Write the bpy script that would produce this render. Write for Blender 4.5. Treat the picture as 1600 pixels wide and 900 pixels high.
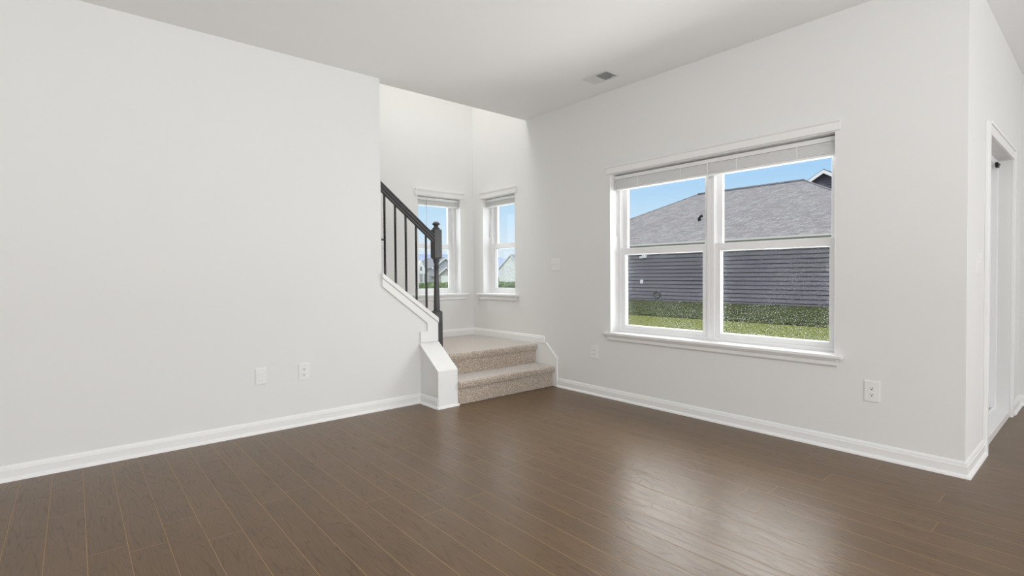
import bpy, bmesh, math, random
from mathutils import Vector, Matrix, noise
random.seed(7)
for o in list(bpy.data.objects): bpy.data.objects.remove(o)
C = bpy.context.scene.collection
scn = bpy.context.scene

# ------------------------------------------------------------------ camera
FPX, CX, CY, YAW, PITCH, ROLL = 805.45, 800.0, 444.68, 0.86536, -0.01892, -0.00722
F = Vector((math.cos(YAW)*math.cos(PITCH), math.sin(YAW)*math.cos(PITCH), math.sin(PITCH)))
R0 = Vector((math.sin(YAW), -math.cos(YAW), 0)); U0 = R0.cross(F)
RT = R0*math.cos(ROLL) + U0*math.sin(ROLL); UP = -R0*math.sin(ROLL) + U0*math.cos(ROLL)
cd = bpy.data.cameras.new('camera'); cam = bpy.data.objects.new('camera', cd); C.objects.link(cam)
cd.sensor_width = 36; cd.lens = 36*FPX/1600; cd.shift_y = (CY-450)/1600; cd.clip_end = 8000; cd.clip_start = 0.05
M = Matrix((RT, UP, -F)).transposed().to_4x4(); M.translation = Vector((0, 0, 1.13)); cam.matrix_world = M
scn.camera = cam

# ------------------------------------------------------------------ world, lights, exposure
scn.view_settings.view_transform = 'Standard'; scn.view_settings.look = 'None'
scn.view_settings.gamma = 1.0; scn.view_settings.use_curve_mapping = False
scn.view_settings.exposure = 0.0
w = bpy.data.worlds.new('sky'); scn.world = w; w.use_nodes = True
nt = w.node_tree; nt.nodes.clear()
n_out = nt.nodes.new('ShaderNodeOutputWorld'); n_bg = nt.nodes.new('ShaderNodeBackground')
n_tc = nt.nodes.new('ShaderNodeTexCoord'); n_sep = nt.nodes.new('ShaderNodeSeparateXYZ'); n_rp = nt.nodes.new('ShaderNodeValToRGB')
nt.links.new(n_tc.outputs['Generated'], n_sep.inputs[0]); nt.links.new(n_sep.outputs['Z'], n_rp.inputs[0])
nt.links.new(n_rp.outputs[0], n_bg.inputs[0]); nt.links.new(n_bg.outputs[0], n_out.inputs[0])
n_bg.inputs[1].default_value = 1.0
els = n_rp.color_ramp.elements
els[0].position = 0.0; els[0].color = (.76, .85, .94, 1)
els[1].position = 1.0; els[1].color = (1.3, 1.33, 1.36, 1)
for p_, c_ in ((.06, (.72, .84, .95, 1)), (.12, (.56, .77, .96, 1)), (.20, (.36, .62, .93, 1)), (.32, (.60, .75, .95, 1)), (.5, (1.25, 1.28, 1.3, 1))):
    e = els.new(p_); e.color = c_

def area(name, loc, rot, sx, sy, energy, color=(1, 1, 1)):
    l = bpy.data.lights.new(name, 'AREA'); l.shape = 'RECTANGLE'; l.size = sx; l.size_y = sy; l.energy = energy; l.color = color
    o = bpy.data.objects.new(name, l); C.objects.link(o); o.location = loc; o.rotation_euler = rot; return o
R_ = math.radians
sl_ = bpy.data.lights.new('sun', 'SUN'); sl_.energy = 1.5; sl_.angle = R_(4); sl_.color = (1, .97, .92)
so_ = bpy.data.objects.new('sun', sl_); C.objects.link(so_); so_.location = (-6, -8, 14)   # from behind this house
so_.rotation_euler = Vector((1.0, .85, -1.15)).to_track_quat('-Z', 'Y').to_euler()
# fill lamps added behind the camera and aimed at the ceiling; the upstairs hall
area('rear_fill', (0.0, -3.35, 1.20), (R_(90), 0, 0), 5.4, 2.1, 117, (.975, .988, 1))
area('rear_fill', (4.9, -3.35, 1.35), (R_(90), 0, 0), 1.8, 2.1, 34, (.99, .995, 1))  # added to brighten the patio door wall
area('ceiling_bounce', (-0.4, -1.0, 0.95), (R_(180), 0, 0), 3.6, 2.8, 100, (.965, .985, 1))  # added uplight, brightens the ceiling and fills the room from it
area('upstairs_daylight', (2.3, 4.6, 5.30), (0, 0, 0), 2.4, .8, 54, (1, .985, .945))
# daylight right outside each window, as wide as the opening
area('window_daylight', (3.96, 2.074, 1.30), (0, R_(90), 0), 1.40, 1.80, 46, (1, .99, .97))
area('window_daylight', (3.96, 4.585, 1.45), (0, R_(90), 0), 1.10, .56, 5.5, (.96, .985, 1))
area('window_daylight', (3.23, 5.32, 1.45), (R_(-90), 0, 0), .56, 1.10, 5.5, (.96, .985, 1))

# ------------------------------------------------------------------ materials
def mat(name, col, rough=.5, spec=.5, metal=0.0):
    m = bpy.data.materials.new(name); m.use_nodes = True
    b = m.node_tree.nodes['Principled BSDF']
    b.inputs['Base Color'].default_value = (*col, 1); b.inputs['Roughness'].default_value = rough
    b.inputs['Specular IOR Level'].default_value = spec; b.inputs['Metallic'].default_value = metal
    return m
def bump_noise(m, scale=200, strength=.1, dist=.001, detail=3):
    t = m.node_tree; b = t.nodes['Principled BSDF']
    tc = t.nodes.new('ShaderNodeTexCoord'); n = t.nodes.new('ShaderNodeTexNoise'); bp = t.nodes.new('ShaderNodeBump')
    n.inputs['Scale'].default_value = scale; n.inputs['Detail'].default_value = detail
    bp.inputs['Strength'].default_value = strength; bp.inputs['Distance'].default_value = dist
    t.links.new(tc.outputs['Object'], n.inputs['Vector']); t.links.new(n.outputs['Fac'], bp.inputs['Height']); t.links.new(bp.outputs[0], b.inputs['Normal'])
    return m
def noise_color(m, c1, c2, scale, lo=.35, hi=.65, detail=4, stretch=(1, 1, 1), bump=0, dist=.01):
    t = m.node_tree; b = t.nodes['Principled BSDF']
    tc = t.nodes.new('ShaderNodeTexCoord'); mp = t.nodes.new('ShaderNodeMapping'); mp.inputs['Scale'].default_value = stretch
    n = t.nodes.new('ShaderNodeTexNoise'); n.inputs['Scale'].default_value = scale; n.inputs['Detail'].default_value = detail
    r = t.nodes.new('ShaderNodeValToRGB'); r.color_ramp.elements[0].position = lo; r.color_ramp.elements[1].position = hi
    r.color_ramp.elements[0].color = (*c1, 1); r.color_ramp.elements[1].color = (*c2, 1)
    t.links.new(tc.outputs['Object'], mp.inputs[0]); t.links.new(mp.outputs[0], n.inputs['Vector']); t.links.new(n.outputs['Fac'], r.inputs[0]); t.links.new(r.outputs[0], b.inputs['Base Color'])
    if bump:
        bp = t.nodes.new('ShaderNodeBump'); bp.inputs['Strength'].default_value = bump; bp.inputs['Distance'].default_value = dist
        t.links.new(n.outputs['Fac'], bp.inputs['Height']); t.links.new(bp.outputs[0], b.inputs['Normal'])
    return m
WALL = bump_noise(mat('wall_paint', (.805, .805, .797), .75, .3), 180, .04, .0005)
CEIL = bump_noise(mat('ceiling_paint', (.90, .90, .90), .85, .2), 150, .05, .0005)
TRIM = mat('white_trim_paint', (.87, .87, .865), .38, .45)
VINYL = mat('white_vinyl', (.88, .88, .885), .3, .5)
BLIND = mat('blind_slats', (.88, .88, .875), .45, .4)
PLATE = mat('white_plate_plastic', (.86, .86, .855), .3, .5)
SLOT = mat('socket_slot', (.03, .03, .03), .6)
BLACK = mat('black_painted_wood', (.045, .045, .049), .38, .6)
IRON = mat('black_iron', (.017, .016, .016), .45, .5)
VENTM = mat('vent_enamel', (.72, .72, .715), .4)
DUCT = mat('vent_duct', (.06, .06, .06), .8)
GASK = mat('grey_gasket', (.30, .30, .31), .5)
CORD = mat('blind_cord', (.62, .62, .62), .5)
def glass_mat():
    m = bpy.data.materials.new('window_glass'); m.use_nodes = True; t = m.node_tree; t.nodes.clear()
    o = t.nodes.new('ShaderNodeOutputMaterial'); mx = t.nodes.new('ShaderNodeMixShader'); tr = t.nodes.new('ShaderNodeBsdfTransparent')
    g = t.nodes.new('ShaderNodeBsdfGlossy'); g.inputs['Roughness'].default_value = .02
    f = t.nodes.new('ShaderNodeFresnel'); f.inputs['IOR'].default_value = 1.14
    tr.inputs[0].default_value = (.97, .985, .985, 1)
    t.links.new(f.outputs[0], mx.inputs[0]); t.links.new(tr.outputs[0], mx.inputs[1]); t.links.new(g.outputs[0], mx.inputs[2]); t.links.new(mx.outputs[0], o.inputs[0])
    return m
GLASS = glass_mat()
def screen_mat():
    m = bpy.data.materials.new('insect_screen_mesh'); m.use_nodes = True; t = m.node_tree; t.nodes.clear()
    o = t.nodes.new('ShaderNodeOutputMaterial'); mx = t.nodes.new('ShaderNodeMixShader'); tr = t.nodes.new('ShaderNodeBsdfTransparent')
    d = t.nodes.new('ShaderNodeBsdfDiffuse'); d.inputs[0].default_value = (.75, .77, .80, 1)
    tc = t.nodes.new('ShaderNodeTexCoord'); n = t.nodes.new('ShaderNodeTexNoise'); n.inputs['Scale'].default_value = 150; n.inputs['Detail'].default_value = 2.0
    n2 = t.nodes.new('ShaderNodeTexNoise'); n2.inputs['Scale'].default_value = 3.0
    r = t.nodes.new('ShaderNodeMapRange'); r.inputs[1].default_value = .60; r.inputs[2].default_value = .67; r.inputs[3].default_value = .012; r.inputs[4].default_value = .5
    r2 = t.nodes.new('ShaderNodeMapRange'); r2.inputs[1].default_value = .35; r2.inputs[2].default_value = .65; r2.inputs[3].default_value = .45; r2.inputs[4].default_value = 1.0
    mu = t.nodes.new('ShaderNodeMath'); mu.operation = 'MULTIPLY'
    t.links.new(tc.outputs['Object'], n.inputs['Vector']); t.links.new(tc.outputs['Object'], n2.inputs['Vector'])
    t.links.new(n.outputs['Fac'], r.inputs[0]); t.links.new(n2.outputs['Fac'], r2.inputs[0]); t.links.new(r.outputs[0], mu.inputs[0]); t.links.new(r2.outputs[0], mu.inputs[1])
    t.links.new(mu.outputs[0], mx.inputs[0]); t.links.new(tr.outputs[0], mx.inputs[1]); t.links.new(d.outputs[0], mx.inputs[2]); t.links.new(mx.outputs[0], o.inputs[0])
    return m
SCREEN = screen_mat()
CARPET = mat('carpet_pile', (.45, .40, .35), .95, .1)
noise_color(CARPET, (.25, .19, .14), (.72, .62, .52), 130, .38, .62, 6, bump=1.0, dist=.006)
CARPET.node_tree.nodes['Principled BSDF'].inputs['Sheen Weight'].default_value = 1.0
CARPET.node_tree.nodes['Principled BSDF'].inputs['Sheen Roughness'].default_value = .5

def floor_mat():
    m = mat('dark_wood_planks', (.1, .07, .05), .33, .40); t = m.node_tree; b = t.nodes['Principled BSDF']; L = t.links.new
    def math_(op, a, b_=None, c=None):
        n = t.nodes.new('ShaderNodeMath'); n.operation = op
        for i, v in enumerate((a, b_, c)):
            if v is None: continue
            if isinstance(v, (int, float)): n.inputs[i].default_value = v
            else: L(v, n.inputs[i])
        return n.outputs[0]
    tc = t.nodes.new('ShaderNodeTexCoord'); sp = t.nodes.new('ShaderNodeSeparateXYZ'); L(tc.outputs['Object'], sp.inputs[0])
    W = .1333; LEN = 1.75
    u = math_('DIVIDE', math_('ADD', sp.outputs['X'], .1093+20*W), W); row = math_('FLOOR', u); fu = math_('FRACT', u)
    wn = t.nodes.new('ShaderNodeTexWhiteNoise'); wn.noise_dimensions = '1D'; L(row, wn.inputs['W'])
    v = math_('ADD', math_('DIVIDE', math_('ADD', sp.outputs['Y'], 30), LEN), wn.outputs['Value']); col = math_('FLOOR', v); fv = math_('FRACT', v)
    cb = t.nodes.new('ShaderNodeCombineXYZ'); L(row, cb.inputs[0]); L(col, cb.inputs[1])
    wn2 = t.nodes.new('ShaderNodeTexWhiteNoise'); wn2.noise_dimensions = '2D'; L(cb.outputs[0], wn2.inputs['Vector'])
    # seams: distance to the plank edge
    du = math_('MULTIPLY', math_('MINIMUM', fu, math_('SUBTRACT', 1, fu)), W)
    dv = math_('MULTIPLY', math_('MINIMUM', fv, math_('SUBTRACT', 1, fv)), LEN)
    dm = math_('MINIMUM', du, dv)
    seam = math_('MAXIMUM', math_('LESS_THAN', du, .00095), math_('LESS_THAN', dv, .0009))
    groove = t.nodes.new('ShaderNodeMapRange'); groove.inputs[1].default_value = 0; groove.inputs[2].default_value = .0022; L(dm, groove.inputs[0])
    # grain: plank-local coordinates shifted per plank, growth rings warped by noise
    off = t.nodes.new('ShaderNodeVectorMath'); off.operation = 'SCALE'; L(wn2.outputs['Color'], off.inputs[0]); off.inputs['Scale'].default_value = 37.0
    ad = t.nodes.new('ShaderNodeVectorMath'); ad.operation = 'ADD'; L(tc.outputs['Object'], ad.inputs[0]); L(off.outputs[0], ad.inputs[1])
    mp = t.nodes.new('ShaderNodeMapping'); mp.inputs['Scale'].default_value = (9, 1.0, 1); L(ad.outputs[0], mp.inputs[0])
    n1 = t.nodes.new('ShaderNodeTexNoise'); n1.inputs['Scale'].default_value = 1.0; n1.inputs['Detail'].default_value = 2.0; n1.inputs['Roughness'].default_value = .45; n1.inputs['Distortion'].default_value = .25; L(mp.outputs[0], n1.inputs['Vector'])
    ring = math_('FRACT', math_('MULTIPLY', n1.outputs['Fac'], 19.0))
    ringl = t.nodes.new('ShaderNodeValToRGB'); rr = ringl.color_ramp.elements
    rr[0].position = 0; rr[0].color = (0, 0, 0, 1); rr[1].position = .16; rr[1].color = (1, 1, 1, 1)
    e_ = rr.new(.93); e_.color = (.82, .82, .82, 1); e_ = rr.new(1.0); e_.color = (0, 0, 0, 1)
    L(ring, ringl.inputs[0])
    mp2 = t.nodes.new('ShaderNodeMapping'); mp2.inputs['Scale'].default_value = (260, 9, 1); L(ad.outputs[0], mp2.inputs[0])
    n2 = t.nodes.new('ShaderNodeTexNoise'); n2.inputs['Scale'].default_value = 1.0; n2.inputs['Detail'].default_value = 3; L(mp2.outputs[0], n2.inputs['Vector'])
    mp3 = t.nodes.new('ShaderNodeMapping'); mp3.inputs['Scale'].default_value = (5, 2, 1); L(ad.outputs[0], mp3.inputs[0])
    n3 = t.nodes.new('ShaderNodeTexNoise'); n3.inputs['Scale'].default_value = 1.0; n3.inputs['Detail'].default_value = 3; L(mp3.outputs[0], n3.inputs['Vector'])
    g = math_('MULTIPLY_ADD', ringl.outputs[0], .27, math_('MULTIPLY_ADD', n2.outputs['Fac'], .60, math_('MULTIPLY', n3.outputs['Fac'], .45)))
    g = math_('ADD', g, math_('MULTIPLY', wn2.outputs['Value'], .10))
    rp = t.nodes.new('ShaderNodeValToRGB'); e = rp.color_ramp.elements
    e[0].position = .27; e[0].color = (.066, .036, .014, 1); e[1].position = 1.0; e[1].color = (.158, .095, .046, 1)
    L(g, rp.inputs[0])
    mx = t.nodes.new('ShaderNodeMix'); mx.data_type = 'RGBA'; L(seam, mx.inputs[0]); L(rp.outputs[0], mx.inputs[6]); mx.inputs[7].default_value = (.43, .27, .12, 1)  # tan seam colour stands for light caught on the plank bevels
    L(mx.outputs[2], b.inputs['Base Color'])
    rg = math_('MULTIPLY_ADD', ringl.outputs[0], -.05, math_('MULTIPLY_ADD', seam, .4, .37)); L(rg, b.inputs['Roughness'])
    hgt = math_('ADD', math_('MULTIPLY', groove.outputs[0], 1.0), math_('MULTIPLY_ADD', ringl.outputs[0], .55, math_('MULTIPLY', n2.outputs['Fac'], .25)))
    bp = t.nodes.new('ShaderNodeBump'); bp.inputs['Strength'].default_value = .6; bp.inputs['Distance'].default_value = .0011; L(hgt, bp.inputs['Height']); L(bp.outputs[0], b.inputs['Normal'])
    b.inputs['Coat Weight'].default_value = 0.0
    return m
FLOOR = floor_mat()
SIDING = bump_noise(mat('grey_vinyl_siding', (.150, .138, .165), .6, .3), 30, .1, .002)
FASCIA = mat('pale_gutter', (.74, .68, .67), .5)
WHITEX = mat('white_exterior_trim', (.86, .87, .88), .6)
def shingle_mat(name, a, b_, sc=(1, 1, 1)):
    m = mat(name, a, .9, .1); t = m.node_tree; bs = t.nodes['Principled BSDF']; L = t.links.new
    tc = t.nodes.new('ShaderNodeTexCoord'); sp = t.nodes.new('ShaderNodeSeparateXYZ'); L(tc.outputs['Object'], sp.inputs[0])
    cb = t.nodes.new('ShaderNodeCombineXYZ'); sm = t.nodes.new('ShaderNodeMath'); sm.operation = 'ADD'; L(sp.outputs['Y'], sm.inputs[0]); L(sp.outputs['X'], sm.inputs[1])
    L(sm.outputs[0], cb.inputs[0]); ml = t.nodes.new('ShaderNodeMath'); ml.operation = 'MULTIPLY'; ml.inputs[1].default_value = 2.2; L(sp.outputs['Z'], ml.inputs[0]); L(ml.outputs[0], cb.inputs[1])
    br = t.nodes.new('ShaderNodeTexBrick'); L(cb.outputs[0], br.inputs['Vector']); br.inputs['Scale'].default_value = 1.0
    br.inputs['Brick Width'].default_value = .26; br.inputs['Row Height'].default_value = .15; br.inputs['Mortar Size'].default_value = .008
    br.inputs['Color1'].default_value = (*a, 1); br.inputs['Color2'].default_value = (*b_, 1); br.inputs['Mortar'].default_value = (a[0]*.75, a[1]*.75, a[2]*.75, 1); br.inputs['Bias'].default_value = -.1
    n = t.nodes.new('ShaderNodeTexNoise'); n.inputs['Scale'].default_value = 14; n.inputs['Detail'].default_value = 4; L(tc.outputs['Object'], n.inputs['Vector'])
    mr = t.nodes.new('ShaderNodeMapRange'); mr.inputs[1].default_value = .3; mr.inputs[2].default_value = .7; mr.inputs[3].default_value = .78; mr.inputs[4].default_value = 1.2; L(n.outputs['Fac'], mr.inputs[0])
    mx = t.nodes.new('ShaderNodeVectorMath'); mx.operation = 'SCALE'; L(br.outputs['Color'], mx.inputs[0]); L(mr.outputs[0], mx.inputs['Scale']); L(mx.outputs[0], bs.inputs['Base Color'])
    return m
SHINGLE = shingle_mat('grey_shingles', (.265, .25, .262), (.37, .35, .36))
DARKROOF = shingle_mat('dark_shingles', (.16, .16, .18), (.24, .24, .26))
GRASS = noise_color(mat('lawn_grass', (.2, .3, .08), .95, .1), (.07, .095, .012), (.27, .28, .075), 13, .40, .60, 8, (1, 1, 1), .6, .05)
SHADOWGRASS = noise_color(mat('shadow_grass', (.1, .15, .05), .95, .1), (.013, .024, .004), (.085, .10, .025), 7, .40, .60, 8, (1, 1, 1), .8, .08)  # grass colour darkened to carry the cast shadow of the neighbour house
HEDGE = noise_color(mat('hedge_leaves', (.08, .14, .05), .95, .1), (.05, .09, .03), (.20, .27, .11), 3.0, .3, .7, 8, (1, 1, 1), .8, .08)
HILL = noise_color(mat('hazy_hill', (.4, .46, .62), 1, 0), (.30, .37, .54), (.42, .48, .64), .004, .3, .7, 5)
STONE = noise_color(mat('pale_stone_siding', (.7, .7, .72), .9, .1), (.66, .67, .70), (.93, .94, .96), 2.2, .35, .65, 5)
TANW = mat('tan_house_siding', (.46, .46, .45), .8, .1)
WHITEHS = mat('white_house_siding', (.90, .91, .92), .8, .1)
FARROOF = shingle_mat('hazy_shingles', (.27, .28, .31), (.34, .35, .38))  # roof tone lightened and greyed, distance haze put into the colour
GREYHS = mat('grey_house_siding', (.42, .43, .47), .8, .1)
XGLASS = mat('distant_window_glass', (.16, .19, .24), .1)
CARP = mat('car_paint', (.62, .64, .67), .3); CARD = mat('dark_car_paint', (.06, .065, .08), .3); TYRE = mat('tyre_rubber', (.02, .02, .02), .8)
FIXT = mat('exterior_fixture', (.80, .81, .83), .5); HOSE = mat('dark_hose_reel', (.07, .08, .06), .7)

# ------------------------------------------------------------------ mesh helpers
def BM(): return bmesh.new()
def box(bm, x0, x1, y0, y1, z0, z1, bev=0):
    v = [bm.verts.new(p) for p in ((x0,y0,z0),(x1,y0,z0),(x1,y1,z0),(x0,y1,z0),(x0,y0,z1),(x1,y0,z1),(x1,y1,z1),(x0,y1,z1))]
    fs = [bm.faces.new([v[i] for i in q]) for q in ((0,3,2,1),(4,5,6,7),(0,1,5,4),(1,2,6,5),(2,3,7,6),(3,0,4,7))]
    if bev:
        es = {e for f in fs for e in f.edges}
        bmesh.ops.bevel(bm, geom=list(es), offset=bev, segments=2, affect='EDGES', profile=.5)
def prism(bm, pts, axis, a0, a1):
    """polygon in the plane perpendicular to axis, extruded a0..a1. axis x: pts=(y,z); y: (x,z); z: (x,y)"""
    def P(p, a): return {'x': (a, p[0], p[1]), 'y': (p[0], a, p[1]), 'z': (p[0], p[1], a)}[axis]
    A = [bm.verts.new(P(p, a0)) for p in pts]; B = [bm.verts.new(P(p, a1)) for p in pts]; n = len(pts)
    fs = [bm.faces.new(A), bm.faces.new(B[::-1])]
    for i in range(n): fs.append(bm.faces.new((A[i], B[i], B[(i+1) % n], A[(i+1) % n])))
    bmesh.ops.recalc_face_normals(bm, faces=fs); return fs
def lathe(bm, prof, cx=0, cy=0, seg=28, axis='z'):
    rings = []
    for r, z in prof:
        ring = []
        for k in range(seg):
            a = 2*math.pi*k/seg; c, s = r*math.cos(a), r*math.sin(a)
            ring.append(bm.verts.new((cx+c, cy+s, z)))
        rings.append(ring)
    for i in range(len(rings)-1):
        for k in range(seg):
            f = bm.faces.new((rings[i][k], rings[i][(k+1) % seg], rings[i+1][(k+1) % seg], rings[i+1][k])); f.smooth = True
    bm.faces.new(rings[0][::-1]); bm.faces.new(rings[-1])
def tube(bm, pts, r, seg=8):
    pts = [Vector(p) for p in pts]; rings = []
    for i, p in enumerate(pts):
        d = (pts[min(i+1, len(pts)-1)] - pts[max(i-1, 0)]).normalized()
        a = d.cross(Vector((0, 0, 1)) if abs(d.z) < .9 else Vector((1, 0, 0))).normalized(); b = d.cross(a)
        rings.append([bm.verts.new(p + (a*math.cos(2*math.pi*k/seg) + b*math.sin(2*math.pi*k/seg))*r) for k in range(seg)])
    for i in range(len(rings)-1):
        for k in range(seg):
            f = bm.faces.new((rings[i][k], rings[i][(k+1) % seg], rings[i+1][(k+1) % seg], rings[i+1][k])); f.smooth = True
    bm.faces.new(rings[0][::-1]); bm.faces.new(rings[-1])
def sweep(bm, prof, path):
    """profile of (offset to the right of travel, z) along an xy path with mitred corners"""
    n = len(path); P = [Vector((*p, 0)) for p in path]; rings = []
    for i in range(n):
        def nrm(a, b): d = (b-a).normalized(); return Vector((d.y, -d.x, 0))
        if i == 0: m = nrm(P[0], P[1])
        elif i == n-1: m = nrm(P[-2], P[-1])
        else:
            a, b = nrm(P[i-1], P[i]), nrm(P[i], P[i+1]); m = (a+b); m = m / (m.dot(a))
        rings.append([bm.verts.new(P[i] + m*o + Vector((0, 0, z))) for o, z in prof])
    k = len(prof); fs = []
    for i in range(n-1):
        for j in range(k): fs.append(bm.faces.new((rings[i][j], rings[i][(j+1) % k], rings[i+1][(j+1) % k], rings[i+1][j])))
    fs.append(bm.faces.new(rings[0][::-1])); fs.append(bm.faces.new(rings[-1])); bmesh.ops.recalc_face_normals(bm, faces=fs)
def holed(bm, axis, a0, a1, us, zs, hole):
    """wall slab in cells; axis = thickness axis, us = cuts along the wall, zs = cuts in z, hole(u,z) tells an opening"""
    for i in range(len(us)-1):
        for j in range(len(zs)-1):
            if hole((us[i]+us[i+1])/2, (zs[j]+zs[j+1])/2): continue
            if axis == 'x': box(bm, a0, a1, us[i], us[i+1], zs[j], zs[j+1])
            else: box(bm, us[i], us[i+1], a0, a1, zs[j], zs[j+1])
    bmesh.ops.remove_doubles(bm, verts=bm.verts, dist=1e-5)
    dup = {}
    for f in bm.faces: dup.setdefault(tuple(round(c, 4) for c in f.calc_center_median()), []).append(f)
    bmesh.ops.delete(bm, geom=[f for l in dup.values() if len(l) > 1 for f in l], context='FACES_ONLY')
def obj(name, bm, m, parent=None, loc=None, bevel=0, smooth=False):
    me = bpy.data.meshes.new(name)
    if loc is not None: bmesh.ops.translate(bm, verts=bm.verts, vec=-Vector(loc))
    bm.to_mesh(me); bm.free(); me.materials.append(m)
    o = bpy.data.objects.new(name, me); C.objects.link(o)
    if loc is not None: o.location = loc
    if smooth:
        for p in me.polygons: p.use_smooth = True
    if bevel:
        b = o.modifiers.new('bevel', 'BEVEL'); b.width = bevel; b.segments = 2; b.limit_method = 'ANGLE'; b.angle_limit = R_(40)
    if parent:
        o.parent = parent
        if loc is None: o.matrix_parent_inverse = parent.matrix_world.inverted()
    return o
def struct(name, bm, m, parent=None, **k):
    o = obj(name, bm, m, parent, **k)
    if not parent: o['kind'] = 'structure'
    return o
def empty(name, loc, label=None, cat=None, group=None, kind=None, rot=None):
    o = bpy.data.objects.new(name, None); C.objects.link(o); o.empty_display_size = .1
    o.matrix_world = Matrix.Translation(loc) if rot is None else Matrix.Translation(loc) @ Matrix.Rotation(rot, 4, 'Z')
    tag(o, label, cat, group, kind); return o
def tag(o, label=None, cat=None, group=None, kind=None):
    if label: o['label'] = label
    if cat: o['category'] = cat
    if group: o['group'] = group
    if kind: o['kind'] = kind
    return o
def part(name, bm, m, parent, **k):
    """geometry given in world coordinates, stored relative to the parent"""
    me = bpy.data.meshes.new(name); inv = parent.matrix_world.inverted()
    p = parent.parent
    bmesh.ops.transform(bm, matrix=inv, verts=bm.verts); bm.to_mesh(me); bm.free(); me.materials.append(m)
    o = bpy.data.objects.new(name, me); C.objects.link(o); o.parent = parent
    o.matrix_world = parent.matrix_world.copy()
    if k.get('smooth'):
        for q in me.polygons: q.use_smooth = True
    if k.get('bevel'):
        b = o.modifiers.new('bevel', 'BEVEL'); b.width = k['bevel']; b.segments = 2; b.limit_method = 'ANGLE'; b.angle_limit = R_(40)
    if k.get('label'): o['label'] = k['label']
    return o

# ------------------------------------------------------------------ room dimensions
XR, YL, H, YB, YN = 3.706, 4.006, 2.774, 5.067, .531
XE, XK = 1.974, 2.518           # end of the full-height left wall, end of the knee wall
YLb = YL + .10                  # back face of the left wall
XS0, XS1, YS = 2.336, 2.522, 3.701   # stub wall beside the steps
ZL = .41                        # landing height
XFAR = 6.07; YREAR = -3.6; XLEFT = -3.0; ZTOP = 5.45
# openings
BW = (1.168, 2.98, .60, 2.03)   # big window: y0,y1,z0,z1 in the right wall
SB = (4.295, 4.875, .912, 2.03) # small window in the right wall
SA = (2.94, 3.52, .912, 2.03)   # small window in the alcove's back wall: x0,x1,z0,z1
DR = (4.335, 5.50, 0.0, 1.985)  # patio door: x0,x1,z0,z1
TH = .20

bm = BM(); box(bm, XLEFT-.2, XFAR+.2, YREAR-.2, YL, -.12, 0); box(bm, XS0, XR+.2, YL, YB+.2, -.12, 0)
struct('floor', bm, FLOOR)
bm = BM(); box(bm, XLEFT-.2, XFAR+.2, YREAR-.2, YN+.2, H, H+.28); box(bm, XLEFT-.2, XR+.2, YN+.2, YLb, H, H+.28)
struct('ceiling', bm, CEIL)
bm = BM(); box(bm, -2.2, XR+.2, YLb, YB+.2, ZTOP, ZTOP+.15); struct('ceiling_stairwell', bm, CEIL)
bm = BM(); box(bm, XLEFT-.2, XE, YL, YLb, 0, ZTOP); box(bm, XE, XR, YLb-.02, YLb, H+.28, ZTOP)
struct('wall_left', bm, WALL)
bm = BM(); box(bm, XLEFT-.2, XLEFT, YREAR, YL, 0, H); struct('wall_side', bm, WALL)
bm = BM()
holed(bm, 'x', XR, XR+TH, [YN, BW[0], BW[1], SB[0], SB[1], YB], [0, BW[2], SB[2], BW[3], ZTOP],
      lambda u, z: (BW[0] < u < BW[1] and BW[2] < z < BW[3]) or (SB[0] < u < SB[1] and SB[2] < z < SB[3]))
struct('wall_right', bm, WALL)
bm = BM(); holed(bm, 'y', YB, YB+TH, [-2.2, SA[0], SA[1], XR+TH], [0, SA[2], SA[3], ZTOP], lambda u, z: SA[0] < u < SA[1] and SA[2] < z < SA[3])
struct('wall_back', bm, WALL)
bm = BM(); box(bm, -2.3, -2.2, YLb, YB+.2, 0, ZTOP); struct('wall_stair_end', bm, WALL)
bm = BM(); holed(bm, 'y', YN, YN+TH, [XR+TH, DR[0], DR[1], XFAR], [0, DR[3], H], lambda u, z: DR[0] < u < DR[1] and z < DR[3])
struct('wall_front', bm, WALL)
bm = BM(); box(bm, XFAR, XFAR+.15, YREAR, YN+TH, 0, H); struct('wall_far', bm, WALL)
bm = BM(); box(bm, XLEFT-.2, XFAR+.15, YREAR-.2, YREAR, 0, H); struct('wall_rear', bm, WALL)

# knee wall along the stair, its sloped cap and apron, the stub wall beside the steps
def ktop(x): return 1.155 - .755*(x-1.977)
bm = BM(); prism(bm, [(XE, 0), (XK, 0), (XK, ktop(XK)-.045), (XE, ktop(XE)-.045)], 'y', YL, YLb+.01)
struct('wall_knee', bm, WALL)
bm = BM(); prism(bm, [(XE-.002, ktop(XE)-.045), (XK+.002, ktop(XK)-.045), (XK+.002, ktop(XK)), (XE-.002, ktop(XE))], 'y', YL-.024, YLb+.02)
cap = struct('trim_1', bm, TRIM, bevel=.004)
bm = BM()
A_ = [(XE, ktop(XE)-.046), (XK, ktop(XK)-.046), (XK, .535), (2.335, .535), (2.335, .632), (2.405, .632), (2.405, ktop(2.405)-.128), (XE, ktop(XE)-.118)]
prism(bm, A_, 'y', YL-.014, YL); struct('trim_2', bm, TRIM, bevel=.003)
bm = BM(); box(bm, XS0+.004, XS1-.004, YS+.012, YL, 0, .30); prism(bm, [(YS+.012, .30), (YL, .30), (YL, .51), (YS+.012, .305)], 'x', XS0+.004, XS1-.004)
struct('wall_stub', bm, WALL)
bm = BM()   # white boards on the stub: sloped cap and front board
prism(bm, [(YS, .300), (YS, .318), (YL+.0, .532), (YL+.0, .512)], 'x', XS0-.008, XS1+.006)
box(bm, XS0-.006, XS1+.004, YS, YS+.014, 0, .302)
struct('trim_3', bm, TRIM, bevel=.002)
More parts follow.
